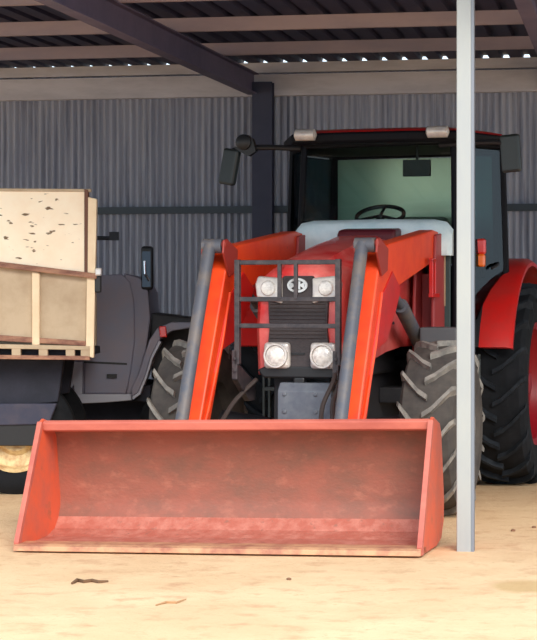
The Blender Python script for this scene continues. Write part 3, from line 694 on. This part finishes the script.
kq('scuttle', [(123, 273), (140, 278), (148, 292), (150, 318), (146, 350), (134, 395), (126, 395), (134, 340), (133, 300)], M['truck'], 0.02, 1.55, 0.012)
fen = kq('fender', [(133, 396), (139, 392), (146, 376), (152, 356), (160, 340), (172, 331), (190, 328), (198, 330), (198, 322), (172, 322), (158, 328), (150, 340), (140, 372), (132, 388)], M['truck'], -0.12, 0.25, 0.01)
kq('fender_lip', [(134, 399), (141, 394), (148, 377), (154, 357), (162, 342), (160, 340), (152, 356), (146, 376), (139, 392), (133, 396)], M['truck_trim'], -0.13, 0.2, 0.004, fen)
kq('indicator', [(160, 326), (167, 326), (168, 337), (161, 337)], M['redlens'], -0.16, -0.11, 0.008, label='red indicator lamp')
kq('bonnet', [(148, 313), (196, 319), (200, 330), (200, 380), (150, 380)], M['dark'], 0.26, 1.4, 0.02)
kq('sill', [(64, 398), (70, 394), (132, 394), (132, 400), (110, 402), (68, 404)], M['truck_trim'], -0.03, 0.12, 0.006)
kq('cab_back', [(66, 278), (84, 278), (84, 398), (66, 398)], M['truck'], 0.02, 1.5, 0.01)
kq('mudflap', [(70, 362), (83, 362), (82, 398), (76, 398), (74, 384), (66, 396), (62, 392)], M['truck_trim'], -0.02, 0.015, 0.004, label='pale bent mudflap behind the door')
kq('cab_floor', [(70, 386), (150, 386), (150, 402), (70, 402)], M['under'], 0.06, 1.5, 0.006)
kq('chassis', [(-130, 398), (196, 398), (196, 428), (-130, 428)], M['under'], 0.4, 1.2, 0.01)
kq('deck', [(-130, 372), (64, 372), (64, 390), (-130, 390)], M['under'], 0.05, 1.55, 0.01)
b = MB(); c = Q(147, 268); b.cbox((c[0], 0.03, c[1]), (0.105, 0.05, 0.37)); mr = b.build('mirror', M['black'], truck, bevel=0.03, seg=3)
b = MB(); b.cbox((c[0] - 0.005, 0.002, c[1] - 0.01), (0.07, 0.008, 0.3), Matrix.Identity(4)); b.build('mirror_glass', mat('dark_mirror', (46, 52, 60), 0.1, 0.6), mr)
b = MB(); b.tube([(c[0] - 0.02, -0.006, c[1] + 0.06), (c[0] - 0.015, -0.008, c[1] - 0.05), (c[0] + 0.02, -0.008, c[1] - 0.11)], 0.011, 8); b.build('mirror_glint', M['chrome'], mr)  # chrome streak modelled in place of the bright glint on the mirror
b = MB(); b.tube([(c[0], 0.05, c[1] - 0.16), (c[0] - 0.01, 0.06, c[1] - 0.34)], 0.018, 8); b.build('stalk', M['black'], mr)
b = MB(); q0 = Q(60, 237); q1 = Q(118, 238); b.tube([(q0[0], 0.1, q0[1]), (q1[0], 0.1, q1[1])], 0.018, 8); b.cbox((q1[0] - 0.04, 0.1, q1[1] + 0.02), (0.08, 0.05, 0.07))
b.tube([(q0[0] + 0.06, 0.1, q0[1]), (q0[0] + 0.06, 0.1, 1.5)], 0.018, 8); tp('grab_rail', b, M['dark'], truck)
for x in (188, -60): side_wheel(truck, Q(x, 0)[0], 0.12, 0.42, 0.42, 0.22, 0.22, M['rim_grey'])
for x in (188, -60): side_wheel(truck, Q(x, 0)[0], 1.44, 0.42, 0.42, 0.22, 0.22, M['rim_grey'])

# ------------------------------------------------------------------ litter on the dirt
def onground(x, y): D = 1.5 * 2016 / (y - 300.0); return ((x - 268.5) * D / 2016, D)
def stick(name, pts, r, label, group=None):
    P_ = [onground(*p) for p in pts]; cx, cy = P_[0]; b = MB()
    b.tube([(x - cx, y - cy, r * 0.7) for x, y in P_], [r * 0.6] + [r] * (len(P_) - 2) + [r * 0.5], 7)
    o = b.build(name, M['twig'] if r > 0.008 else M['pale_twig'], smooth=True); o.location = (cx, cy, gz(cx, cy)); tag(o, label, 'twig')
stick('twig', [(72, 576), (77, 573), (84, 574.5), (92, 573.5), (99, 575), (108, 574)], 0.011, 'dark crooked twig lying on the dirt in front of the bucket')
stick('twig', [(156, 603), (166, 600), (176, 600.5), (186, 597)], 0.006, 'thin pale twig on the dirt below the middle of the bucket')
def stone(x, y, r, label):
    X, Y = onground(x, y); b = MB(); bmesh.ops.create_icosphere(b.bm, subdivisions=2, radius=r)
    for v in b.bm.verts:
        v.co *= 1 + 0.25 * mnoise.noise(v.co / r * 1.3 + Vector((x, y, 0))); v.co.z *= 0.6
    o = b.build('pebble', M['pebble'], smooth=True); o.location = (X, Y, gz(X, Y) + r * 0.35); tag(o, label, 'pebble', 'pebbles on the dirt')
stone(513, 530, 0.016, 'small brown pebble on the dirt nearer the pale post')
stone(534, 527, 0.015, 'small brown pebble at the far right edge of the dirt')
stone(289, 575, 0.014, 'lone brown pebble in front of the bucket')

# ------------------------------------------------------------------ light and camera
w = bpy.data.worlds.new('sky'); scene.world = w; w.use_nodes = True
bg = w.node_tree.nodes['Background']; bg.inputs['Color'].default_value = (0.70, 0.86, 1.0, 1); bg.inputs['Strength'].default_value = 1.5
sl_ = bpy.data.lights.new('sun', 'SUN'); sl_.energy = 3.0; sl_.angle = R(35); sl_.color = (1.0, 0.92, 0.8)
so = bpy.data.objects.new('sun', sl_); COL.objects.link(so); so.rotation_euler = (R(57), 0, R(14)); so.location = (3, -5, 12)

cam = bpy.data.cameras.new('camera'); co = bpy.data.objects.new('camera', cam); COL.objects.link(co)
co.location = (0, 0, 1.5); co.rotation_euler = (R(90), 0, 0)
cam.sensor_width = 36; cam.sensor_fit = 'AUTO'; cam.lens = 2016 / 640 * 36; cam.shift_y = -20 / 640
cam.clip_end = 300
scene.camera = co
vs = scene.view_settings; vs.view_transform = 'Standard'; vs.look = 'None'; vs.gamma = 1; vs.use_curve_mapping = False; vs.exposure = 0.35
